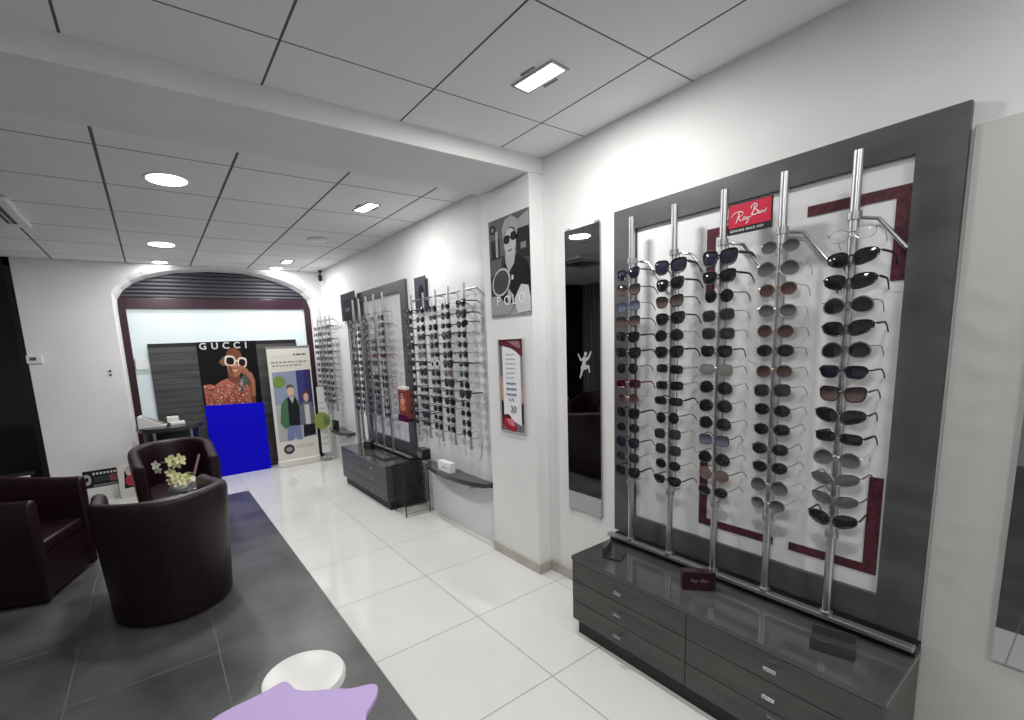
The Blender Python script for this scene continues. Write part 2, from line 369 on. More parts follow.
def make_glasses(style):
    (kind, lw, lh, cx, rim, wrap, fcol, lcol, tcol, tall, desc) = STY[style]
    root = thing('sunglasses' if style != 'clear' else 'eyeglasses', desc, 'sunglasses' if style != 'clear' else 'glasses')
    fm = mat('frame_'+fcol[0], fcol[1], fcol[2], fcol[3] if len(fcol) > 3 else 0.)
    lm = mat('lens_'+lcol[0], lcol[1], .06, spec=.8, alpha=lcol[2] if len(lcol) > 2 else 1.)
    if len(lcol) > 3 and not lm.get('graded'):
        nt = lm.node_tree; N = nt.nodes; tc = N.new('ShaderNodeTexCoord'); sp = N.new('ShaderNodeSeparateXYZ'); mr = N.new('ShaderNodeMapRange'); mx = N.new('ShaderNodeMixRGB')
        mr.inputs[1].default_value = -.014; mr.inputs[2].default_value = .012
        mx.inputs[1].default_value = (*lin(lcol[3]), 1); mx.inputs[2].default_value = (*lin(lcol[1]), 1)
        nt.links.new(tc.outputs['Object'], sp.inputs[0]); nt.links.new(sp.outputs[2], mr.inputs[0]); nt.links.new(mr.outputs[0], mx.inputs[0])
        nt.links.new(mx.outputs[0], N['Principled BSDF'].inputs['Base Color']); lm['graded'] = 1
    tm = mat('frame_'+tcol[0], tcol[1], .35, tcol[2] if len(tcol) > 2 else 0.)
    lh *= 1.2; lw *= 1.05
    yb = lambda x: wrap*x*x
    o = outline(kind, lw, lh); fr = MB()
    for s_ in (-1, 1):
        pts = [(s_*(cx+x), yb(cx+x), z) for x, z in o]
        if rim: fr.tube(pts if rim > 0 else [p for p in pts if p[2] > -.15*lh], abs(rim), fm, 5, closed=rim > 0)
        if kind == 'club': fr.tube([p for p in pts if p[2] > .22*lh], .0034, fm, 5)
    zi = .1*lh
    xi = cx-lw/2
    fr.tube([(-xi-.003, yb(xi), zi), (-xi*.4, -.002, zi+.004), (xi*.4, -.002, zi+.004), (xi+.003, yb(xi), zi)], max(abs(rim), .0016), fm, 6)
    xo = cx+lw/2; zt = .22*lh
    for s_ in (-1, 1): fr.tube([(s_*(xo-.004), yb(xo), zt), (s_*(xo+.004), yb(xo)+.002, zt+.001), (s_*(xo+.005), yb(xo)+.009, zt+.001)], max(abs(rim)*.9, .0016), fm, 6)
    fr.build('frame', root, smooth=True)
    for s_ in (-1, 1):
        lb = MB(); k = .93 if rim else .98; n = len(o)
        ring = [(s_*(cx+x*k), yb(cx+x*k)-.0004, z*k) for x, z in o]; mid = [(s_*(cx+x*.5), yb(cx+x*.5)-.0022, z*.5) for x, z in o]
        back = [(x, y+.0018, z) for x, y, z in ring]
        vs = ring+mid+[(s_*cx, yb(cx)-.003, 0)]+back
        fs = [(i, (i+1) % n, n+(i+1) % n, n+i) for i in range(n)] + [(n+i, n+(i+1) % n, 2*n) for i in range(n)]
        fs += [tuple(range(2*n+1, 3*n+1)), ] + [(i, (i+1) % n, 2*n+1+(i+1) % n, 2*n+1+i) for i in range(n)]
        lb.add(vs, fs, lm); lb.build('lens', root, smooth=True)
        tb = MB(); y0 = yb(xo)+.009; path = [(0,0),(.035,.001),(.07,.0015),(.088,.0),(.108,-.012),(.124,-.030)]
        th = tall
        vs = []; 
        for i, (yy, zz) in enumerate(path):
            t_ = th*(1-.35*i/(len(path)-1)) if i < 4 else th*.62
            xx = s_*(xo+.005-.004*(yy/.12)); hw = .0011 if tall < .003 else .0018
            vs += [(xx-hw, y0+yy, zt+zz-t_/2), (xx+hw, y0+yy, zt+zz-t_/2), (xx+hw, y0+yy, zt+zz+t_/2), (xx-hw, y0+yy, zt+zz+t_/2)]
        fs = [(0,1,2,3), tuple(range(len(vs)-4, len(vs)))[::-1]]
        for i in range(len(path)-1):
            for j in range(4): a = i*4; fs.append((a+j, a+(j+1) % 4, a+4+(j+1) % 4, a+4+j))
        tb.add(vs, fs, tm); tb.build('temple', root)
    return root
BK = ('black', (18,18,20), .22); MT = ('gunmetal', (92,92,96), .3, .9); SV = ('silver', (190,190,192), .25, 1.); GD = ('gold', (170,140,100), .3, .9)
bk, mt, sv = ('black', (18,18,20)), ('gunmetal', (92,92,96), .9), ('silver', (190,190,192), 1.)
DK = ('smoke', (28,29,33)); GY = ('grey', (50,51,55), 1., (104,106,108)); 
STY = {  # outline, lens w, h, half spacing, rim, wrap, frame, lens, temple, temple height, words
 'way':   ('way', .054,.040,.036,.0032,1.2,BK,DK,bk,.008,'thick-rimmed black sunglasses'),
 'big':   ('way', .058,.048,.037,.0036,1.2,BK,('navygrey',(44,46,60)),bk,.010,'oversized black sunglasses'),
 'avi':   ('avi', .056,.044,.036,.0013,1.2,MT,DK,mt,.0022,'dark teardrop metal sunglasses'),
 'avig':  ('avi', .056,.044,.036,.0013,1.2,SV,GY,sv,.0022,'grey teardrop metal sunglasses'),
 'oval':  ('oval', .051,.036,.034,.0012,1.2,MT,DK,mt,.002,'dark oval metal sunglasses'),
 'ovalg': ('oval', .050,.037,.034,.0012,1.2,SV,GY,sv,.002,'grey oval metal sunglasses'),
 'round': ('round',.044,.040,.032,.0020,1.,BK,DK,bk,.004,'small round dark sunglasses'),
 'sqm':   ('square',.050,.037,.035,.0015,1.2,MT,('olive',(44,46,44)),mt,.0022,'squared metal sunglasses'),
 'rect':  ('rect',.054,.027,.036,.0026,1.4,BK,DK,bk,.008,'narrow rectangular black sunglasses'),
 'rectw': ('rect',.054,.029,.036,.0026,1.4,BK,DK,('white_grip',(208,204,196)),.009,'narrow black sunglasses with pale temples'),
 'wrap':  ('wrap',.060,.037,.037,.0022,2.4,BK,DK,bk,.007,'black sporty wraparound sunglasses'),
 'wrapg': ('wrap',.058,.033,.037,.0016,2.2,MT,('softgrey',(84,86,88)),mt,.003,'pale grey wraparound sunglasses'),
 'half':  ('club',.056,.036,.037,-.0026,1.6,BK,('blueblack',(30,31,42)),bk,.005,'half-rimmed blue-black sunglasses'),
 'club':  ('club',.050,.037,.034,.0014,1.1,BK,DK,bk,.006,'browline dark sunglasses'),
 'brown': ('oval',.048,.038,.034,.0013,1.1,GD,('rosebrown',(48,38,40),1.,(92,68,73)),('goldt',(150,130,110),.8),.002,'rose-brown tinted metal sunglasses'),
 'brown2':('way', .052,.040,.035,.0022,1.1,('brownf',(44,34,33),.25),('tan',(42,36,36),1.,(108,90,85)),bk,.005,'brown-tinted sunglasses'),
 'red':   ('rect',.052,.030,.036,.0030,1.4,('redf',(96,22,34),.25),('wine',(40,16,24)),('redt',(110,32,44)),.008,'red-framed narrow sunglasses'),
 'blue':  ('square',.048,.035,.034,.0018,1.1,('bluef',(60,62,80),.25),('blueg',(58,60,76),1.,(116,120,142)),mt,.003,'blue-grey tinted sunglasses'),
 'navy':  ('way',.050,.038,.035,.0026,1.2,('navyf',(22,23,32),.2),('navyl',(32,34,48)),('navyt',(22,23,32)),.006,'navy-blue sunglasses'),
 'silver':('square',.052,.038,.035,.0015,1.2,SV,('mirror',(118,117,114)),mt,.0025,'silver mirrored sunglasses'),
 'tort':  ('oval',.052,.040,.035,.0024,1.1,('tortoise',(110,84,74),.25),('blush',(104,90,86)),mt,.003,'tortoiseshell blush sunglasses'),
 'clear': ('oval',.050,.032,.034,.0009,1.2,SV,('clearl',(220,224,228),.25),sv,.0018,'clear rimless eyeglasses'),
 'white': ('round',.044,.038,.033,.0040,1.,('whitef',(228,228,226),.3),DK,('whitet',(228,228,226)),.006,'white-rimmed sunglasses'),
}
PROTO = {}
ORD = ['top','second','third','fourth','fifth','sixth','seventh','eighth','ninth','tenth','eleventh','twelfth','thirteenth','bottom']
def place_glasses(style, loc, rot, label, group):
    if style not in PROTO:
        r = make_glasses(style); r.location = loc; r.rotation_euler = rot; PROTO[style] = r; r['label'] = label; r['group'] = group
    else: dup(PROTO[style], loc, label, group, rot)

# display pole with pegs
POLE = {}
def display_pole(key, x, y, z0, z1, zr0, zr1, nrow, label, group, r=.0135, back=1.979, slim=False):
    t = thing('display_pole', label, 'pole', (x, y, z0), 0, group)
    b = MB(); b.tube([(0,0,0),(0,0,z1-z0)], r, M_chrome, 16); b.cyl((0,0,0), r*1.5, .012, M_chrome2, 16)
    b.build('pole', t, smooth=True)
    MB().tube([(r+.026,0,zr0-z0-.07),(r+.026,0,zr1-z0+.065)], .0028, M_chrome2, 6).build('lock_rod', t)
    for zz in (zr1-z0+.062, zr0-z0-.068):
        b = MB(); b.cyl((0,0,zz-.012), r*1.45, .024, M_chrome2, 14); b.tube([(0,0,zz),(back-x-.012,0,zz+.002)], .0042, M_chrome2, 8)
        if zz > .5 and not slim: b.tube([(back-x-.03,-.002,zz+.002),(back-x-.03,-.045,zz-.01),(back-x-.03,-.12,zz-.115)], .0062, M_chrome, 8)
        b.cyl((-.0,-.012,zz-.004), .007, .012, M_black, 10)
        b.build('clamp_bracket', t, smooth=True)
    for i in range(nrow):
        zz = zr1-(zr1-zr0)*i/(nrow-1)-z0
        if 'peg' not in POLE:
            b = MB(); b.box(-.044,-.008,-.010,.010,-.0035,0,M_clear); b.box(-.046,-.043,-.010,.010,-.0035,.003,M_clear)
            p = b.build('peg', t); POLE['peg'] = p
        else:
            p = POLE['peg'].copy(); COL.objects.link(p); p.parent = t
        p.location = (0, 0, zz-.004)
    return t
GROT = lambda dz, dx: (0, 0, -PI/2+dz)
def fill_pole(x, y, zr0, zr1, styles, where, group, first=0, jitter=1.):
    n = len(styles); rg = random.Random(int(y*1000))
    for i, s_ in enumerate(styles):
        if s_ is None: continue
        z = zr1-(zr1-zr0)*i/(n-1)
        desc = STY[s_][10]; o = ORD[i] if i < n-1 else 'bottom'
        place_glasses(s_, (x, y+rg.uniform(-.003,.003), z+rg.uniform(-.002,.002)), (rg.uniform(-.05,.02), rg.uniform(-.06,.06)*jitter, -PI/2+rg.uniform(-.09,.09)*jitter),
                      '%s, %s pair on %s' % (desc, o, where), group)

# ------------------------------------------------------------------ framed displays
def framed_display(y0, y1, label, stripes=True):
    """dark slate frame around a white board on the right wall"""
    t = thing('display_board', label, 'display board', (1.97, (y0+y1)/2, .455))
    hy = (y1-y0)/2; z0, z1 = 0.0, 1.66
    b = MB(); b.box(0,.028,-hy,-hy+.112,z0,z1,M_slate); b.box(0,.028,hy-.125,hy,z0,z1,M_slate)
    b.box(0,.028,-hy+.112,hy-.125,z1-.105,z1,M_slate); b.box(0,.028,-hy+.112,hy-.125,z0,.108,M_slate)
    b.build('frame', t)
    MB().box(.018,.028,-hy+.112,hy-.125,.108,z1-.105,M_panel).build('backboard', t)
    if stripes:
        def st(ya, yb, za, zb): MB().box(.0135,.018,ya,yb,za,zb,M_bur).build('corner_stripe', t)
        c = 1.97; oy = (y0+y1)/2
        for (ya, yb, za, zb) in ((.447,.731,1.895,1.93),(.447,.485,1.64,1.895),(.87,1.10,1.895,1.93),(1.065,1.10,1.66,1.895),
                                 (.456,.731,.628,.660),(.456,.495,.66,.98),(.79,1.105,.628,.660),(1.07,1.105,.66,.92)):
            st(ya-oy, yb-oy, za-.455, zb-.455)
    return t
M_knob = mat('knob_chrome', (225,225,228), .15, 1.)
def cabinet(y0, y1, x0, label):
    t = thing('drawer_cabinet', label, 'cabinet', (x0, (y0+y1)/2, 0)); hy = (y1-y0)/2; D = 1.968-x0
    b = MB(); b.box(.02,D,-hy,-hy+.02,.085,.405,M_cab); b.box(.02,D,hy-.02,hy,.085,.405,M_cab); b.box(.02,D,-hy+.02,hy-.02,.085,.11,M_cab)
    b.box(.024,.035,-hy+.02,hy-.02,.11,.405,M_black); b.box(D-.01,D,-hy+.02,hy-.02,.11,.405,M_cab)
    b.build('body', t)
    MB().box(-.003,D,-hy-.003,hy+.003,.405,.427,M_cabtop).build('top', t, bevel=.003)
    MB().box(.03,D-.01,-hy+.012,hy-.012,0,.085,M_black).build('plinth', t)
    MB().box(D-.075,D,-hy,hy,.427,.455,M_black).build('back_riser', t)
    MB().box(D-.10,D-.068,-hy,hy,.455,.472,M_chrome2).build('pole_rail', t, bevel=.003)
    for s_ in (-1, 1):
        for za, zb in ((.300,.403),(.193,.297),(.087,.190)):
            ya, yb = (-hy+.001, -.0015) if s_ < 0 else (.0015, hy-.001)
            d = MB().box(0,.02,ya,yb,za,zb,M_cab).build('drawer', t, bevel=.0015)
            yc, zc = (ya+yb)/2+.01*s_, (za+zb)/2+.006
            k = MB(); k.tube([(0,yc,zc),(-.02,yc,zc)], .0035, M_knob, 8); k.tube([(-.021,yc-.02,zc),(-.021,yc+.02,zc)], .0062, M_knob, 8); k.build('knob', d, smooth=True)
    return t
G = 'sunglasses on the near framed display'
framed_display(.334, 1.575, 'large dark slate frame round white board, nearest, behind the red sign')
cabinet(.32, 1.543, 1.60, 'dark drawer cabinet under the nearest sunglasses display')
NEAR = [(1.405, 'leftmost pole of nearest display', 'navy brown2 blue brown2 way way round red brown way oval navy sqm way'.split()),
        (1.190, 'second pole from left, nearest display', 'big way brown2 way avi way rectw rectw rect round sqm sqm oval half'.split()),
        (.980, 'the pole left of the red sign', 'big way round sqm sqm club silver avi avi avi blue avi tort oval'.split()),
        (.770, 'the pole right of the red sign', 'ovalg avig brown ovalg brown oval brown sqm oval oval oval oval avig ovalg'.split()),
        (.562, 'rightmost pole of nearest display', 'clear wrap wrap avi wrap avi half brown2 wrap rect avig wrapg wrapg wrap'.split())]
PL = ['leftmost steel pole of the nearest sunglasses display','steel pole second from left on the nearest display','steel pole just left of the red sign','steel pole just right of the red sign','rightmost and nearest steel pole of sunglasses']
for (y, wh, st), pl in zip(NEAR, PL):
    display_pole('near', 1.885, y, .472, 2.043, .845, 1.785, 14, pl, 'poles of the nearest display')
    fill_pole(1.838, y-.012, .845, 1.785, st, wh, G)

# far framed display, same design
framed_display(3.94, 5.13, 'dark slate frame round white board, farther along behind the middle display', stripes=False)
cabinet(3.86, 5.07, 1.615, 'dark drawer cabinet with six drawers under the far framed display')
G2 = 'sunglasses on the far framed display'
mix = ['way','avi','oval','sqm','brown','rect','round','avig','club','half','navy','wrap']
for k, y in enumerate((5.05, 4.88, 4.67, 4.47, 4.25)):
    nm = ['leftmost pole','second pole from left','middle pole','second pole from right','rightmost pole'][k]
    rg = random.Random(50+k); st = [rg.choice(['way','way','avi','oval','sqm','round','brown','club','avi','ovalg']) for _ in range(14)]
    if k in (3, 4): st[5] = 'red'
    if k == 3: st[1] = 'clear'; st[2] = 'clear'; st[7] = 'clear'
    display_pole('far', 1.885, y, .472, 2.03, .845, 1.785, 14, '%s of the far framed sunglasses display' % nm.replace('pole','steel pole'), 'poles of the far framed display', slim=True)
    fill_pole(1.838, y-.012, .845, 1.785, st, '%s, far framed display' % nm, G2)

# rack panels with half-moon shelf
def rack_panel(y0, y1, label, zt=2.10):
    t = thing('rack_panel', label, 'panel', (1.95, (y0+y1)/2, 0)); hy = (y1-y0)/2
    MB().box(0,.022,-hy,hy,.0,zt,M_panel).build('board', t, bevel=.002)
    MB().box(-.006,.024,-hy-.008,-hy,.0,zt,M_chrome2).build('edge_trim', t)
    b = MB(); b.box(.022,.048,-hy+.08,-hy+.13,.05,zt-.1,M_chrome2); b.box(.022,.048,hy-.13,hy-.08,.05,zt-.1,M_chrome2); b.build('mounting_rail', t)
    return t
def moon_shelf(y0, y1, label, depth):
    hy = (y1-y0)/2; pts = [(-hy*math.cos(PI*i/30), -depth*math.sin(PI*i/30)**.8) for i in range(31)]
    t = thing('half_moon_shelf', label, 'shelf', (1.949, (y0+y1)/2, .44))
    b = MB(); b.prism(pts, lambda u, v, d: (v, u, d), 0, .035, M_cabtop); b.build('board', t, bevel=.002)
    for y in (-hy*.5, hy*.5): MB().box(-.06,0,y-.012,y+.012,-.05,-.0005,M_chrome2).build('bracket', t)
    return t
def rack(ys, nrow, st_fn, where, group, seed, zt=1.91, hooks=True):
    for k, y in enumerate(ys):
        nm = where[0] % ['leftmost','second','third','fourth','rightmost'][k if k < len(ys)-1 else 4]
        t = thing('display_pole', 'steel pole, '+nm, 'pole', (1.875, y, .72), 0, group+' poles')
        b = MB(); b.tube([(0,0,.0),(0,0,zt-.72+.02)], .008, M_chrome, 10); b.cyl((0,0,0), .014, .01, M_chrome2, 12); b.build('pole', t, smooth=True)
        b = MB(); zz = zt-.72-.03; b.tube([(0,0,zz),(.072,0,zz)], .004, M_chrome2, 6)
        b.tube([(0,.0,zz),(0,-.155,zz)] + ([(.05,-.24,zz-.1)] if k == len(ys)-1 else []), .0065, M_chrome2, 6); b.build('top_bracket', t)
        b = MB(); zz = .795-.72; b.tube([(-.01,0,zz),(.072,0,zz)], .004, M_chrome2, 6); b.tube([(0,0,zz),(.02,-.13,zz+.02),(.03,-.06,zz-.16)] if k == len(ys)-1 else [(0,0,zz),(.01,-.06,zz+.01)], .003, M_chrome2, 6); b.build('bottom_bracket', t)
        for i in range(nrow):
            p = POLE['peg'].copy(); COL.objects.link(p); p.parent = t; p.location = (0,0,(1.785-(1.785-.85)*i/(nrow-1))-.72-.004)
        fill_pole(1.832, y-.008, .85, 1.785, st_fn(k, seed), nm, group)
rack_panel(2.64, 3.73, 'tall white panel with half-moon shelf and sunglasses, beside the tennis poster')
def st1(k, seed):
    rg = random.Random(seed+k); s_ = [rg.choice(['way','avi','oval','round','sqm','oval','avi','rect','club','big']) for _ in range(14)]
    if k == 4: s_[0:3] = ['way','big','wrap']
    if k == 2: s_[4] = 'navy'; s_[6] = 'white'; s_[5] = 'rect'
    if k == 3: s_[7] = 'tort'
    if k == 1: s_[5] = 'blue'
    return s_
rack((3.64, 3.43, 3.225, 3.03, 2.815), 14, st1, ('%s pole of rack with half-moon shelf',), 'sunglasses on the half-moon shelf rack', 200)
moon_shelf(2.655, 3.58, 'dark half-moon shelf carrying the small white carton', .15)
moon_shelf(5.50, 6.20, 'farthest dark half-moon shelf, beside the green round sign', .17)
rack_panel(5.45, 6.47, 'farthest white panel with half-moon shelf, next to the arched window')
def st2(k, seed):
    rg = random.Random(seed+k); return [rg.choice(['way','avi','oval','round','sqm','way']) for _ in range(13)]
rack((6.40, 6.23, 6.055, 5.88), 13, st2, ('%s pole of rack by arched window',), 'sunglasses on the rack by the arched window', 300)

# ------------------------------------------------------------------ red brand sign
sg = thing('brand_sign', 'small red Ray-Ban sign between the poles of the nearest display'.replace('Ray-Ban ', 'lettered '), 'sign', (1.885, .963, 1.868))
w, h = .156, .110
fn = lambda u, v, d: (-d, -u, v)
b = MB(); b.prism(sc([(0,0),(1,0),(1,1),(0,1)], w, h), fn, -.008, 0, M_black); b.prism([(.003,.024),(w-.003,.024),(w-.003,h-.003),(.003,h-.003)], fn, 0, .0012, mat('sign_red', (200,34,66), .4)); b.build('plate', sg)
def cv(x, y):
    u = (x-240)/282; v = 1-(y-(175-75*u))/152; return (u*w, .024+(h-.027)*v)
ST = [[(262,246),(272,232),(290,216),(312,206),(334,204),(342,214),(336,228),(318,238),(306,242)], [(318,206),(310,240),(300,272),(296,284)], [(308,242),(320,256),(326,268),(338,262),(342,252)],
      [(357,240),(348,238),(342,248),(345,257),(353,253),(358,241),(357,253),(363,255)], [(366,236),(368,250),(376,246),(382,232),(376,256),(368,274),(362,280)], [(386,236),(396,231)],
      [(392,182),(398,160),(414,148),(428,150),(430,164),(420,180),(408,188),(424,186),(436,192),(434,208),(420,220),(402,224),(396,214)], [(416,154),(410,186),(402,222)],
      [(450,196),(441,197),(438,208),(443,213),(449,206),(451,197),(450,209),(455,210),(460,204),(462,194)], [(462,192),(460,208)], [(461,202),(466,193),(472,191),(473,203),(478,203),(484,194),(491,176)]]
b = MB()
for s_ in ST:
    b.tube([fn(*cv(x, y), .0018) for x, y in s_], .0016, mat('sign_white', (240,240,240), .4), 5)
vs, fs = text_mesh('GENUINE SINCE 1937', .0125, None, lambda x, y, d: fn(.008+x*1.02, .008+y, .0012+d)); b.add(vs, fs, MATS['sign_white'])
b.build('lettering', sg)
MB().tube([(.004,.012,.055),(.004,-.012,.055)], .004, M_chrome2, 8).build('clip', sg)

# small things on the near cabinet
def display_case(loc, rz, label, col=(44,16,28)):
    t = thing('display_block', label, 'display block', loc, rz)
    MB().box(-.066,.066,-.02,.02,0,.082,mat('lacquer_%d' % col[0], col, .15)).build('block', t, bevel=.003)
    b = MB(); vs, fs = text_mesh('Ray-Ban', .022, None, lambda x, y, d: (-.036+x, -.0207-d, .038+y), depth=.0006, shear=.3); b.add(vs, fs, M_chrome2); b.build('lettering', t)
    return t
display_case((1.775, .985, .427), math.radians(-46), 'small dark burgundy block with silver lettering, on the nearest cabinet top')
t = thing('acrylic_block', 'clear acrylic riser at the left end of the nearest cabinet top', 'riser', (1.75, 1.40, .427), math.radians(20))
M_smoke = mat('smoked_acrylic', (70,72,74), .08, alpha=.75)
b = MB(); b.box(-.05,.05,-.045,.045,0,.012,M_smoke); b.box(-.05,.05,.03,.045,.012,.055,M_smoke); b.build('riser', t, bevel=.002)
t = thing('acrylic_block', 'smoky acrylic tray near the right end of the nearest cabinet', 'tray', (1.76, .50, .427), math.radians(15))
b = MB(); b.box(-.05,.05,-.06,.06,0,.008,M_smoke); b.box(-.05,-.045,-.06,.06,.008,.04,M_smoke); b.box(.045,.05,-.06,.06,.008,.04,M_smoke); b.build('tray', t)
t = display_case((1.80, 4.70, .427), math.radians(-75), 'small black lettered block at the left end of the far cabinet', (20,20,22))
t['category'] = 'display block'
tag(MB().box(1.70,1.84,4.08,4.42,.4275,.447,M_cabtop).build('display_slab', bevel=.003), 'flat dark grey slab lying on the far drawer cabinet', 'slab')
b = MB(); b.box(1.83,1.885,3.08,3.27,.4755,.56,M_white); o = b.build('white_box', bevel=.004)
tag(o, 'small white carton standing on the half-moon shelf', 'box')
b = MB(); 
for i in range(3): b.box(1.8288,1.83,3.12+.03*i,3.14+.03*i,.512,.522,C('greytext', (150,146,142)))
b.build('printed_mark', o)
tag(MB().box(1.82,1.86,5.84,5.98,.4755,.60,M_black).box(1.815,1.82,5.85,5.97,.49,.59,M_blackg).build('card_holder'), 'small black card holder on the shelf nearest the arched window', 'holder')

# brand photo boards at the top of the racks
def photo_board(name, y0, y1, z0, z1, label, head=True, x=1.92, bx=W):
    t = thing(name, label, 'sign', (x, (y0+y1)/2, z0)); w, h = y1-y0, z1-z0
    fn = lambda u, v, d: (-d, w/2-u, v)
    b = MB(); b.prism(sc([(0,0),(1,0),(1,1),(0,1)], w, h), fn, -.01, 0, C('slateblue', (62,64,74), .3))
    if head:
        for i, (p, m) in enumerate([([(.05,.0),(.95,.0),(.95,.80),(.05,.80)], C('night', (40,42,54))), ([(.2,0),(.3,.35),(.7,.35),(.85,0)], C('inkbody', (22,22,28))), (ell(.5,.52,.20,.22), C('dimskin', (92,88,92))), (ell(.5,.62,.24,.16), C('inkhair', (20,20,26))), ([(.28,.55),(.72,.55),(.70,.46),(.30,.46)], C('inkbody', (22,22,28)))]):
            b.prism(sc(p, w, h), fn, 0, .001+.0006*i, m)
    else: b.prism(sc(ell(.62,.5,.22,.25), w, h), fn, 0, .001, C('inkbody', (22,22,28)))
    b.build('board', t)
    MB().tube([(.01,0,h/2),(bx-x,0,h/2)], .006, M_chrome2).build('bracket', t)
    return t
photo_board('photo_board', 5.09, 5.54, 1.83, 2.14, 'small dark portrait board left of the far slate frame', bx=1.949)
photo_board('photo_board', 3.46, 3.65, 1.80, 2.075, 'small dark board between far frame and white rack panel', False, bx=1.949)
b = MB(); b.box(1.87,1.948,3.60,3.73,.485,.58,M_blackg); b.box(1.866,1.87,3.62,3.71,.50,.55,M_chrome2)
tag(b.build('lock_box', bevel=.003), 'small black box on the white panel between far cabinet and half-moon shelf', 'box')

# red leaflet box on the far frame's right post
t = thing('leaflet_box', 'red and gold leaflet box in front of the far slate frame', 'leaflet box', (1.80, 3.79, .83))
b = MB(); b.box(0,.05,-.085,.085,.03,.31,mat('leaflet_red', (138,66,56), .4)); b.box(-.0005,.0505,-.0855,.0855,.29,.312,C('cream', (226,214,206)))
for i, (u, v, r_) in enumerate([(.4,.55,.22),(.55,.35,.25),(.45,.75,.15)]):
    b.prism(ell(0,.03+.28*v,.085*r_*2.4,.28*r_*.5,12), lambda u_, v_, d: (-d, u_, v_), 0, .001+.0005*i, C('gold%d' % i, [(206,150,116),(190,118,92),(220,196,160)][i]))
for i, z in enumerate((.255, .235, .075)):
    words(b, lambda u_, v_, d: (-.002-d, .085-u_, v_), .2, .85, z/1., .012, C('wine', (110,24,40)), 70+i, .17, 1.)
b.build('leaflets', t)
b = MB(); b.box(-.012,.056,-.09,.09,0,.03,C('plum', (72,24,42), .2)); b.box(-.012,-.008,-.09,.09,.03,.06,C('plum', (72,24,42), .2)); b.build('tray', t)
MB().tube([(.05,.04,.05),(.05,.10,.05),(.17,.12,.05)], .006, M_chrome2).build('bracket', t)

# wire basket stand beside the far cabinet
t = thing('wire_stand', 'black wire basket stand on thin legs beside the far cabinet', 'stand', (1.79, 3.71, 0))
M_wire = mat('black_wire', (24,24,26), .4)
for sx, sy in ((-1,-1),(1,-1),(-1,1),(1,1)):
    MB().tube([(sx*.12,sy*.11,0),(sx*.12,sy*.11,.44)], .005, M_wire, 6).build('leg', t)
b = MB()
for z in (.10,.13,.16,.19,.22,.25,.28,.31,.34,.37,.40,.44): b.tube([(-.12,-.11,z),(.12,-.11,z),(.12,.11,z),(-.12,.11,z)], .0028, M_wire, 5, closed=True)
for i in range(1,12):
    x = -.12+.02*i; b.tube([(x,-.11,.10),(x,-.11,.44)], .002, M_wire, 5); b.tube([(x,.11,.10),(x,.11,.44)], .002, M_wire, 5); b.tube([(x,-.11,.10),(x,.11,.10)], .002, M_wire, 5)
for i in range(1,10):
    y = -.11+.022*i; b.tube([(-.12,y,.10),(-.12,y,.44)], .002, M_wire, 5); b.tube([(.12,y,.10),(.12,y,.44)], .002, M_wire, 5)
b.build('basket', t)
b = MB(); b.tube([(-.12,-.11,.03),(.12,-.11,.03)], .003, M_wire, 5); b.build('stretcher', t)

# ------------------------------------------------------------------ mirrors
M_mirror = mat('mirror_silver', (168,168,172), .015, 1.)
m1 = tag(MB().box(1.986,1.999,1.68,1.932,.48,2.098,M_mirror).build('wall_mirror'), 'tall narrow mirror on the wall left of the nearest display', 'mirror')
fig = [([(.10,.02),(.16,.0),(.30,.14),(.34,.30),(.28,.44),(.20,.40),(.22,.28)], 0), ([(.28,.44),(.22,.30),(.34,.22),(.50,.40),(.44,.60),(.36,.66)], 0), ([(.34,.40),(.50,.30),(.72,.36),(.80,.20),(.86,.22),(.80,.46),(.62,.46),(.46,.52)], 0),
       ([(.34,.52),(.54,.50),(.62,.72),(.40,.78)], 0), ([(.42,.72),(.22,.68),(.04,.86),(.0,.82),(.18,.60),(.44,.62)], 0), ([(.54,.70),(.74,.76),(.90,.94),(.96,.90),(.80,.68),(.58,.58)], 0), (ell(.55,.84,.09,.075,14), 0)]
b = MB()
for i, (p, _) in enumerate(fig): b.prism([(u*.105, v*.165) for u, v in p], lambda u, v, d: (1.9859-d, 1.843-u, 1.275+v), 0, .0006+.0001*i, mat('decal_white', (176,176,176), .5))
b.build('leaping_decal', m1)
for y in (1.70, 1.91):
    for z in (.50, 2.07): MB().box(1.983,1.999,y-.012,y+.012,z-.03 if z < 1 else z+.0285,z-.0205 if z < 1 else z+.04,M_chrome2).build('mounting_clip', m1)
# white board and second mirror at the right edge of the view
pb = tag(MB().box(1.982,1.999,-.95,.325,.0,2.047,mat('pale_board', (190,191,189), .3)).build('wall_board', bevel=.002), 'pale wall board at the right edge of the view', 'panel')
tag(MB().box(1.968,1.981,-.12,.165,.48,2.0,M_mirror).build('wall_mirror'), 'blurred mirror at the extreme right edge of the view', 'mirror')

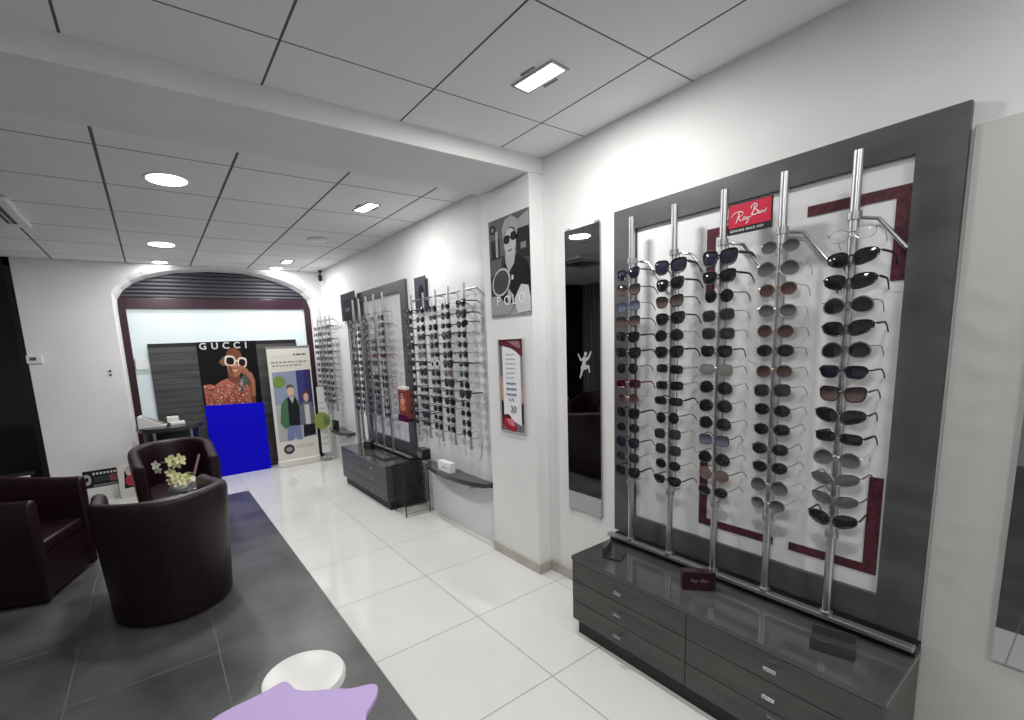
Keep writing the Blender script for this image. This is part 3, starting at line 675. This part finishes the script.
# ------------------------------------------------------------------ posters on the pillar
w, h = .392, .605; PX = 1.886
t = thing('tennis_poster', 'black and white poster of a person in sunglasses with tennis racket', 'poster', (PX, 2.508, 1.662))
fn = lambda u, v, d: (-d, -u, v)
b = MB(); b.prism(sc([(0,0),(1,0),(1,1),(0,1)], w, h), fn, -.003, 0, C('g70', (60,60,62)))
def g(v):
    q = int(255*(v/255)**1.35); return C('g%d' % v, (q, q, q+2))
Lp = [([(0,.62),(1,.62),(1,1),(0,1)], g(128)), ([(.70,.72),(1,.74),(1,.98),(.70,.92)], g(178)), ([(.05,.55),(.28,.55),(.28,.80),(.05,.80)], g(44)), ([(.70,.56),(1,.56),(1,.84),(.70,.84)], g(56)),
      ([(.80,.64),(.93,.64),(.93,.70),(.80,.70)], g(150)), ([(.18,.62),(.24,.62),(.24,.88),(.18,.88)], g(190)), (ell(.11,.905,.075,.05,14), g(40)), (ell(.11,.905,.035,.025,10), g(150)),
      ([(.02,.42),(.30,.50),(.34,.60),(.04,.60)], g(120)), ([(0,0),(1,0),(1,.22),(0,.22)], g(176)),
      ([(.24,.22),(.34,.50),(.46,.58),(.70,.60),(.92,.52),(1,.40),(1,.18),(.80,.14),(.40,.12)], g(30)),
      ([(.42,.64),(.68,.64),(.64,.52),(.50,.44),(.43,.54)], g(196)), (ell(.545,.735,.145,.135), g(206)), ([(.38,.76),(.36,.88),(.44,.965),(.60,.985),(.72,.94),(.74,.84),(.70,.76),(.68,.86),(.56,.88),(.42,.84)], g(186)),
      (ell(.475,.765,.075,.042,16,2.8), g(16)), (ell(.645,.785,.07,.042,16,2.8), g(16)), ([(.52,.79),(.60,.79),(.60,.772),(.52,.772)], g(16)), ([(.50,.655),(.60,.665),(.60,.65),(.50,.642)], g(110)),
      (ell(.30,.355,.235,.14,24,2.,.15), g(206)), (ell(.30,.355,.205,.118,24,2.,.15), g(92)),
      ([(.48,.28),(.58,.22),(.50,.12),(.44,.18)], g(190)), ([(.62,.16),(.80,.30),(.96,.28),(1,.16),(1,.03),(.70,.02)], g(214)), ([(.02,.02),(.5,.02),(.62,.12),(.34,.16),(.02,.13)], g(176)),
      ([(.57,.36),(.61,.36),(.62,.40),(.58,.41)], g(220))]
for i, (p, m) in enumerate(Lp): b.prism(sc(p, w, h), fn, 0, .001+.0003*i, m)
for i in range(9):
    b.prism(sc([(.13+.04*i,.26),(.135+.04*i,.26),(.135+.04*i,.45),(.13+.04*i,.45)], w, h), fn, 0, .0083, g(128))
b.build('print', t)
tb = MB()
for ch, u in zip('POLO', (.17,.36,.57,.73)):
    vs, fs = text_mesh(ch, .085, None, lambda x, y, d: fn(u*w+x, .115*h+y, .0088+d)); tb.add(vs, fs, C('lett', (236,236,236)))
tb.build('lettering', t)
w, h = .242, .60
t = thing('price_poster', 'narrow framed poster with maroon header and white price list on pillar', 'poster', (PX, 2.443, .915))
b = MB(); b.prism(sc([(0,0),(1,0),(1,1),(0,1)], w, h), fn, -.004, 0, C('g172', (150,140,140)))
Lp = [([(0,.62),(.14,.60),(.14,1),(0,1)], C('g100', (120,112,114))), ([(0,.0),(1,.0),(1,.12),(0,.14)], g(140)), ([(.02,.14),(.16,.14),(.13,.3),(.02,.34)], g(60)), ([(.86,.10),(1,.10),(1,.34),(.86,.30)], g(86)), ([(.0,.34),(.14,.34),(.14,.56),(0,.60)], C('salmon', (196,150,140))), ([(.88,.32),(1,.34),(1,.5),(.88,.46)], C('salmon', (196,150,140))),
      ([(.13,.18),(.50,.12),(.86,.08),(.86,.82),(.60,.90),(.13,.93)], C('sheet', (232,232,236))),
      ([(0,1),(0,.945),(.22,.935),(.55,.90),(.80,.855),(1,.80),(1,1)], C('wine2', (96,36,52))), ([(.35,.985),(.85,.985),(.9,.90),(.7,.92)], C('wine3', (150,110,118))),
      (ell(.34,.085,.30,.07,18,2.6,-.12), C('carred', (168,38,58))), (ell(.42,.105,.16,.04,14,2.4,-.15), C('carpink', (214,120,130))), ([(.06,.06),(.10,.17),(.30,.19),(.44,.155),(.40,.135),(.16,.155)], C('cardark', (80,24,36)))]
for i, (p, m) in enumerate(Lp): b.prism(sc(p, w, h), fn, 0, .001+.0004*i, m)
for i in range(6):
    words(b, lambda u, v, d: (-d-.005, -u, v), .28, .66 if i < 5 else .6, .84-.05*i, .008, C('linegrey', (168,168,176)), 90+i, w, h)
for i in range(3): words(b, lambda u, v, d: (-d-.005, -u, v), .28, .70, .52-.06*i, .018, C('linedark', (112,114,140)), 110+i, w, h)
b.build('print', t)
tb = MB(); vs, fs = text_mesh('20', .062, None, lambda x, y, d: fn(.42*w+x, .215*h+y, .0062+d)); tb.add(vs, fs, C('figure', (96,96,104)))
vs, fs = text_mesh('4 19', .03, None, lambda x, y, d: fn(.36*w+x, .335*h+y, .0062+d)); tb.add(vs, fs, C('figure', (96,96,104))); tb.build('lettering', t)
b = MB(); 
for (a, c, d_, e) in ((-.004,0,0,h),(w,w+.004,0,h),(-.004,w+.004,-.004,0),(-.004,w+.004,h,h+.004)): b.prism([(a,d_),(c,d_),(c,e),(a,e)], fn, -.004, .010, C('g172f', (176,172,172)))
b.build('frame', t)

# ------------------------------------------------------------------ tub armchairs
def armchair(name, loc, rz, label, w=.70, d=.74, zb=.74, za=.675):
    """tub chair opening towards local +Y"""
    t = thing(name, label, 'armchair', loc, rz, 'aubergine tub armchairs')
    th = .088; R_ = w/2; yf = d/2; yc = -d/2+R_       # straight arms then a round back
    path = []
    for i in range(5): path.append((-R_, yf-(yf-yc)*i/4, 0.))
    for i in range(1, 20):
        a = PI+PI*i/20; path.append((R_*math.cos(a), yc+R_*math.sin(a), 1.))
    for i in range(5): path.append((R_, yc+(yf-yc)*i/4, 0.))
    n = len(path); b = MB(); vs = []
    prof = [(0,0),(0,.35),(0,.70),(0,.93),(.12,.985),(.5,1.),(.88,.985),(1,.93),(1,.6),(1,0)]; k = len(prof)
    for i, (x, y, _) in enumerate(path):
        s_ = max(0, min(1, (yf-y)/(d*.95))); zt = za+(zb-za)*(s_*s_*(3-2*s_))
        nx, ny = (math.copysign(1, x), 0) if y >= yc else ((x)/R_, (y-yc)/R_)
        for u, v in prof:
            lean = .035*v*s_ ; taper = -.022*(1-v)
            off = (lean+taper) if u == 0 else (lean)
            q = u*th
            vs.append((x+nx*(off-q), y+ny*(off-q), zt*v if v > 0 else .012))
    fs = [(i*k+j, (i+1)*k+j, (i+1)*k+j+1, i*k+j+1) for i in range(n-1) for j in range(k-1)]
    fs += [(i*k+k-1, (i+1)*k+k-1, (i+1)*k, i*k) for i in range(n-1)]
    fs += [tuple(range(k)), tuple(range((n-1)*k, n*k))[::-1]]
    b.add(vs, fs, M_leather); o = b.build('shell', t, smooth=True, bevel=.016, seg=3)
    # seat block
    ri = R_-th+.004
    pts = [(ri, yf-.015), (ri, yc)] + [(ri*math.cos(-PI*i/16), yc+ri*math.sin(-PI*i/16)) for i in range(1, 16)] + [(-ri, yc), (-ri, yf-.015)]
    b = MB(); b.prism(pts, lambda u, v, dd: (u, v, dd), .03, .30, M_leather); b.build('seat_base', t)
    pts2 = [(u*.985, v*.985+.004) for u, v in pts]
    b = MB(); b.prism(pts2, lambda u, v, dd: (u, v, dd), .302, .385, M_leather); b.build('seat_cushion', t, bevel=.022, seg=4, smooth=True)
    for sx in (-1,1):
        for sy in (-1,1): MB().cyl((sx*.2, sy*.2, 0), .02, .03, M_black, 12).build('foot', t)
    return t
armchair('armchair', (-.055, 3.36, 0), math.radians(6), 'aubergine tub armchair in the middle foreground, its back to us', w=.66, d=.74)
armchair('armchair', (.055, 4.76, 0), math.radians(183), 'aubergine tub armchair facing us, behind the yellow flowers', w=.60, d=.72, zb=.755)
armchair('armchair', (-.968, 4.22, 0), math.radians(-90-19), 'aubergine tub armchair at the left edge, facing right', w=.66, d=.76)

# little glass table, flowers
t = thing('side_table', 'small round smoked-glass table between the two tub armchairs', 'table', (.10, 4.02, 0))
MB().lathe((0,0,.53), [(.0001,0),(.115,0),(.12,.006),(.115,.012),(.0001,.012)], mat('smoked_glass', (104,110,108), .08, alpha=.8), 40).build('table_top', t, smooth=True)
MB().tube([(0,0,.02),(0,0,.53)], .022, M_chrome, 14).build('column', t, smooth=True); MB().lathe((0,0,0), [(.0001,0),(.16,0),(.15,.012),(.03,.022),(.0001,.022)], M_chrome, 30).build('base', t, smooth=True)
t = thing('flower_arrangement', 'pale yellow orchid arrangement with green leaves on glass table', 'flowers', (.055, 3.985, .543))
b = MB(); b.lathe((0,0,0), [(.0001,0),(.05,0),(.062,.02),(.058,.055),(.05,.055),(.0001,.05)], M_white, 24); b.build('bowl', t, smooth=True)
b = MB(); stem = [(0,0,.05),(-.03,0,.10),(-.05,-.01,.16),(-.05,-.01,.20),(-.085,-.01,.215),(-.12,-.01,.20)]; M_stem = mat('stem_green', (92,112,60), .5)
b.tube(stem, .003, M_stem, 6); b.tube([(0,0,.05),(.03,-.01,.09)], .003, M_stem, 6); b.build('stem', t)
M_pet = noisy('petal_cream', (226,222,176), (204,202,140), 40, rough=.6); M_petw = mat('petal_white', (232,232,222), .6); M_leaf = noisy('leaf_green', (92,122,62), (150,160,84), 40, rough=.5)
rg = random.Random(11)
def blossom(c, r, m, rots):
    b = MB(); k = 5
    ax = Vector(rots).normalized(); u = ax.orthogonal().normalized(); v = ax.cross(u)
    for i in range(k):
        a = 2*PI*i/k+rg.random()*.3; dr = (u*math.cos(a)+v*math.sin(a)); sd = (-u*math.sin(a)+v*math.cos(a)); c0 = Vector(c)
        pts = [c0, c0+dr*r*.45+sd*r*.36+ax*r*.12, c0+dr*r*.9+sd*r*.24+ax*r*.22, c0+dr*r*1.05+ax*r*.18, c0+dr*r*.9-sd*r*.24+ax*r*.22, c0+dr*r*.45-sd*r*.36+ax*r*.12]
        back = [p-ax*.002 for p in pts]
        b.add(pts+back, [(0,1,2,3,4,5),(11,10,9,8,7,6)]+[(j,(j+1)%6,6+(j+1)%6,6+j) for j in range(6)], m)
    b.tube([Vector(c)-ax*.003, Vector(c)+ax*r*.3], [r*.2, r*.08], M_leaf, 6)
    return b.build('blossom', t)
for c, r, ax in [((-.02,-.02,.215),.045,(-.2,-1,.2)),((.02,-.03,.225),.04,(.2,-1,.1)),((.0,-.02,.19),.038,(0,-1,-.1)),((.03,0,.20),.035,(.5,-1,.2)),((-.035,-.0,.225),.03,(-.4,-1,.5)),
                 ((-.045,-.02,.135),.034,(-.3,-1,.1)),((-.02,-.03,.105),.04,(0,-1,.3)),((.01,-.03,.085),.04,(.1,-1,.4)),((-.04,-.02,.075),.036,(-.3,-1,.2)),((.05,-.03,.075),.034,(.4,-1,.4)),((.02,-.05,.06),.035,(.2,-1,.4)),((-.01,-.05,.055),.034,(-.1,-1,.2)),((.075,-.03,.06),.03,(.7,-1,.5))]:
    blossom(c, r, M_pet, ax)
for c, r, ax in [((-.12,-.01,.20),.032,(-.6,-1,.1)),((-.115,-.01,.165),.03,(-.5,-1,-.4)),((.085,-.04,.065),.024,(.7,-1,.5))]: blossom(c, r, M_petw, ax)
for i in range(12):
    a = 2*PI*i/12; r_ = .075+.03*rg.random(); z = .06+.05*rg.random(); p0 = Vector((.01,0,.045)); p2 = Vector((.01+r_*math.cos(a), r_*math.sin(a)*.7, z)); p1 = (p0+p2)/2+Vector((0,0,.03)); sd = Vector((-math.sin(a), math.cos(a), 0))*.012
    b = MB(); b.add([p0,p1+sd,p2,p1-sd,p0-Vector((0,0,.001)),p1+sd-Vector((0,0,.0015)),p2-Vector((0,0,.001)),p1-sd-Vector((0,0,.0015))], [(0,1,2,3),(7,6,5,4),(0,1,5,4),(1,2,6,5),(2,3,7,6),(3,0,4,7)], M_leaf); b.build('leaf', t)
tag(MB().tube([(.13,4.03,.5435),(.205,4.03,.765)], .0085, mat('dusty_rose_wood', (150,112,112), .5), 8).build('rose_stick'), 'dusty pink stick leaning up from the glass table, right of flowers', 'stick')

# ------------------------------------------------------------------ desk under the slatted screen
t = thing('console_desk', 'dark half-round console desk in front of the plank screen', 'desk', (.085, 6.40, 0))
pts = [(.325*math.cos(PI*i/24), -.42*math.sin(PI*i/24)**.8) for i in range(25)]
b = MB(); b.prism([(u, v) for u, v in pts], lambda u, v, d: (u, v, d), .70, .745, mat('desk_dark', (52,54,54), .2)); b.build('desk_top', t, bevel=.003)
b = MB(); b.prism([(u*.82, v*.6) for u, v in pts], lambda u, v, d: (u, v, d), .0, .70, M_black); b.build('cabinet_base', t)
MB().tube([(-.16,-.33,0),(-.16,-.33,.70)], .014, M_chrome2, 12).build('leg', t, smooth=True); MB().tube([(.18,-.33,0),(.18,-.33,.70)], .014, M_chrome2, 12).build('leg', t, smooth=True)
t = thing('desk_display', 'white tilted desk unit on the dark half-round console', 'desk unit', (-.04, 6.22, .746), math.radians(-8))
M_w2 = mat('office_white', (222,222,220), .45); M_g2 = mat('screen_grey', (140,142,140), .3)
MB().prism([(-.16,0),(.09,0),(.09,.012),(-.145,.135),(-.16,.13)], lambda u, v, d: (u, d, v), -.06, .10, M_w2).build('stand', t, bevel=.003)
b = MB(); b.add([(-.13,-.05,.130),(.075,-.05,.022),(.075,.09,.022),(-.13,.09,.130),(-.13,-.05,.126),(.075,-.05,.018),(.075,.09,.018),(-.13,.09,.126)], [(0,1,2,3),(7,6,5,4),(0,1,5,4),(1,2,6,5),(2,3,7,6),(3,0,4,7)], M_g2); b.build('panel', t)
tag(MB().box(.085,.225,6.16,6.32,.746,.775,M_w2).box(.06,.17,6.20,6.33,.775,.835,M_w2).build('carton', bevel=.004), 'small white stacked carton right of the tilted desk unit', 'box')

# framed cards on the floor by the back wall
t = thing('display_card', 'dark printed card standing by the back wall, left of red-figure card', 'card', (-.60, 6.36, 0))
fn = lambda u, v, d: (-.15+u, -d+.02*v, .15+v)
w, h = .30, .185
b = MB(); b.prism(sc([(0,0),(1,0),(1,1),(0,1)], w, h), fn, -.006, 0, C('ink', (34,34,38)))
for i, (p, m) in enumerate([(ell(.10,.5,.12,.32,14), C('g172x', (172,172,174))), (ell(.10,.5,.05,.14,12), C('ink', (34,34,38))), ([(.3,.3),(.75,.3),(.75,.62),(.3,.62)], C('teal', (54,66,74))), ([(.74,.25),(1,.25),(1,.66),(.74,.66)], C('rosey', (128,80,88))), ([(.26,.05),(.96,.05),(.96,.16),(.26,.16)], C('g120x', (120,122,124)))]): b.prism(sc(p, w, h), fn, 0, .001+.0005*i, m)
for i in range(7): b.prism(sc([(.28+.1*i,.74),(.34+.1*i,.74),(.34+.1*i,.86),(.28+.1*i,.86)], w, h), fn, 0, .004, C('g210x', (214,214,214)))
b.build('card', t); MB().box(-.13,.13,-.01,.08,0,.148,M_w2).build('holder', t)
t = thing('display_card', 'white card with red and dark figure, standing behind the tub armchairs', 'card', (-.36, 6.24, 0))
fn = lambda u, v, d: (-.09+u, -d, .0+v); w, h = .19, .36
b = MB(); b.prism(sc([(0,0),(1,0),(1,1),(0,1)], w, h), fn, -.01, 0, C('paperw', (216,214,210)))
for i, (p, m) in enumerate([([(.22,.30),(.30,.80),(.48,.95),(.70,.92),(.86,.72),(.92,.32)], C('ink', (34,34,38))), (ell(.52,.80,.15,.13,14), C('pinkface', (212,176,182))), (ell(.56,.52,.26,.17,16), C('crimson', (168,56,74)))]): b.prism(sc(p, w, h), fn, 0, .001+.0005*i, m)
b.build('card', t); MB().box(-.08,.09,.0105,.10,0,.012,M_w2).build('easel_foot', t)

# ------------------------------------------------------------------ foreground: white stool and lavender top
t = thing('round_stool', 'round white stool partly hidden behind the lavender tabletop', 'stool', (.293, 1.553, 0))
MB().lathe((0,0,.36), [(.0001,0),(.125,0),(.137,.010),(.139,.025),(.132,.038),(.10,.043),(.0001,.044)], mat('stool_white', (226,226,224), .3), 48).build('seat', t, smooth=True)
for i in range(4):
    a = PI/4+PI/2*i+.3; MB().tube([(.085*math.cos(a),.085*math.sin(a),.362),(.125*math.cos(a),.125*math.sin(a),0)], .011, M_white, 10).build('leg', t, smooth=True)
t = thing('freeform_table', 'lavender free-form tabletop at the bottom edge of the view', 'table', (.2, 1.0, 0))
LAV = [(.013,1.26),(.139,1.267),(.186,1.283),(.200,1.262),(.208,1.212),(.305,1.153),(.325,1.133),(.375,1.118),(.388,1.105),(.386,1.086),(.359,1.052),(.318,1.02),(.29,.90),(.20,.78),(.05,.74),(-.10,.80),(-.16,.95),(-.10,1.10),(-.04,1.20)]
# smooth closed outline
def smooth(poly, it=2):
    for _ in range(it):
        q = []
        for i in range(len(poly)):
            a, c = poly[i], poly[(i+1) % len(poly)]
            q += [(a[0]*.75+c[0]*.25, a[1]*.75+c[1]*.25), (a[0]*.25+c[0]*.75, a[1]*.25+c[1]*.75)]
        poly = q
    return poly
b = MB(); b.prism([(u-.2, v-1.0) for u, v in smooth(LAV)], lambda u, v, d: (u, v, d), .588, .60, mat('lavender_lacquer', (186,163,214), .6)); b.build('tabletop', t)
MB().tube([(-.08,-.02,.02),(-.08,-.02,.588)], .02, M_white, 14).build('pedestal', t, smooth=True); MB().cyl((-.08,-.02,0), .13, .02, M_white, 32).build('base', t)

# ------------------------------------------------------------------ ceiling fittings
M_lamp = mat('lamp_glow', (255,255,255), .5, emit=14)
def area(loc, size, power, parent, rot=(0,0,0), col=(1,.985,.96), sy=None, spread=PI):
    ld = bpy.data.lights.new('lamp', 'AREA'); ld.energy = power; ld.color = col; ld.size = size; ld.spread = spread
    if sy: ld.shape = 'RECTANGLE'; ld.size_y = sy
    else: ld.shape = 'DISK'
    o = bpy.data.objects.new('lamp', ld); COL.objects.link(o); o.location = loc; o.rotation_euler = rot
    if parent: o.parent = parent
    return o
def downlight(x, y, label, power, r=.104):
    t = thing('recessed_downlight', label, 'ceiling light', (x, y, H), 0)
    b = MB(); b.lathe((0,0,-.006), [(r,.0065),(r,.002),(r+.012,0),(r+.02,.0055)], M_white, 40); b.build('ring', t, smooth=True)
    MB().cyl((0,0,-.004), r, .003, M_lamp, 40).build('diffuser', t)
    area((0,0,-.008), 2*r, power, t)
    return t
def spot(x, y, label, power, sx=.085, sy=.22, rz=0., tilt=0.):
    t = thing('recessed_spotlight', label, 'ceiling light', (x, y, H), rz)
    b = MB()
    for (a, c, d, e) in ((-sx/2-.012,-sx/2,-sy/2-.012,sy/2+.012),(sx/2,sx/2+.012,-sy/2-.012,sy/2+.012),(-sx/2,sx/2,-sy/2-.012,-sy/2),(-sx/2,sx/2,sy/2,sy/2+.012)): b.box(a,c,d,e,-.006,-.0005,M_chrome2)
    b.build('bezel', t); MB().box(-sx/2,sx/2,-sy/2,sy/2,-.004,-.001,M_lamp).build('diffuser', t)
    for s_ in (-1,1): MB().box(s_*(sx/2+.03)-.006,s_*(sx/2+.03)+.006,-.035,.035,-.003,-.0005,mat('clip_grey',(120,120,122),.5)).build('clip', t)
    area((0,0,-.010), sx, power, t, (0, tilt, 0), sy=sy)
    return t
PW = 1.0
spot(1.415, 1.50, 'bright rectangular spotlight in the ceiling before the nearest display', 14.5*PW, sx=.078, sy=.195, rz=math.radians(6))
spot(1.46, 3.46, 'rectangular ceiling spotlight beyond the beam, right of round light', 9*PW, rz=math.radians(8))
spot(1.44, 5.88, 'small far rectangular ceiling spotlight near the arched window', 11*PW, sy=.20)
downlight(.207, 3.45, 'large round ceiling downlight just beyond the beam', 20*PW)
downlight(.21, 5.38, 'second round ceiling downlight, farther toward the arched window', 18*PW)
downlight(.21, 6.37, 'half-seen round downlight above the left of the arch', 4*PW, r=.07)
downlight(1.42, 6.37, 'half-seen round downlight above the right of the arch', 4*PW, r=.07)
# unseen fill lamps added behind and above the camera to light the shop front
spot(1.415, -.45, 'unseen fill spotlight added behind the viewpoint, right side', 6*PW)
downlight(.2, .2, 'unseen fill downlight added right above the viewpoint', 17*PW)
downlight(.2, -1.6, 'unseen fill downlight added behind the viewpoint', 15*PW)

# air-conditioning cassette, vent, camera, wall bits
t = thing('air_conditioner', 'white ceiling air-conditioning cassette with dark slots, far left', 'air conditioner', (-1.0, 4.55, H))
MB().box(-.39,.39,-.36,.40,-.035,-.0005,M_white).build('housing', t, bevel=.012)
for s_ in (-1, 1):
    MB().box(s_*.30-.028,s_*.30+.028,-.27,.27,-.040,-.0352,M_black).box(s_*.30-.003,s_*.30+.003,-.27,.27,-.043,-.040,M_white).build('louvre', t)
MB().box(-.2,.2,-.2,.2,-.039,-.0352,M_chrome2).build('grille', t)
t = thing('ceiling_vent', 'small round ceiling air vent between the far spotlights', 'vent', (1.435, 4.63, H))
MB().lathe((0,0,-.02), [(.0001,.0),(.045,.0),(.08,.012),(.095,.0195)], M_white, 30).build('cone', t, smooth=True)
MB().lathe((0,0,-.006), [(.1,.0055),(.1,0),(.075,.002),(.075,.0055)], M_chrome2, 30).build('collar', t)
t = thing('security_camera', 'small dark camera in the far right ceiling corner', 'camera', (1.962, 6.36, H))
MB().cyl((0,0,-.03), .02, .0295, M_black, 14).build('mount', t); MB().tube([(.0,.02,-.07),(-.02,-.05,-.13)], .024, M_black, 14).build('body', t, smooth=True); MB().tube([(0,0,-.03),(.0,.0,-.09)], .007, M_black, 8).build('arm', t)
t = thing('thermostat', 'small white thermostat on the back wall at left', 'thermostat', (-.985, BY-.02, 1.50))
MB().box(-.045,.075,0,.0195,.0,.085,M_white).build('cover', t, bevel=.004); MB().box(-.02,.03,-.002,0,.03,.062,C('lcd', (90,92,92))).build('screen', t)
t = thing('wall_socket', 'tiny pair of dark wall studs left of the arched window', 'socket', (-.385, BY-.004, 1.34))
for z in (0, .042): MB().prism(ell(0,z,.013,.010,12), lambda u, v, d: (u, d, v), -.004, .0035, M_black).build('stud', t)

# ------------------------------------------------------------------ camera (measured from the photograph's vanishing points)
R_ = ((0.8141257, -0.5789266, -0.0452024), (-0.1232615, -0.0962195, -0.9876985), (0.5674556, 0.8096825, -0.1496941))
cam = bpy.data.cameras.new('camera'); co = bpy.data.objects.new('camera', cam); COL.objects.link(co)
X, Yd, F = [Vector(r) for r in R_]
m = Matrix.Identity(4)
for i in range(3): m[i][0] = X[i]; m[i][1] = -Yd[i]; m[i][2] = -F[i]
m[2][3] = 1.5
co.matrix_world = m
cam.sensor_fit = 'HORIZONTAL'; cam.sensor_width = 36; cam.lens = 461.11*36/1024
cam.shift_x = (512-480.85)/1024; cam.shift_y = (413.04-360)/1024; cam.clip_start = .05
SC.camera = co
wd = bpy.data.worlds.new('world'); SC.world = wd; wd.use_nodes = True
wd.node_tree.nodes['Background'].inputs[0].default_value = (.02,.022,.03,1); wd.node_tree.nodes['Background'].inputs[1].default_value = .3
SC.view_settings.view_transform = 'Standard'; SC.view_settings.look = 'None'; SC.view_settings.gamma = 1; SC.view_settings.use_curve_mapping = False
SC.view_settings.exposure = 0.0
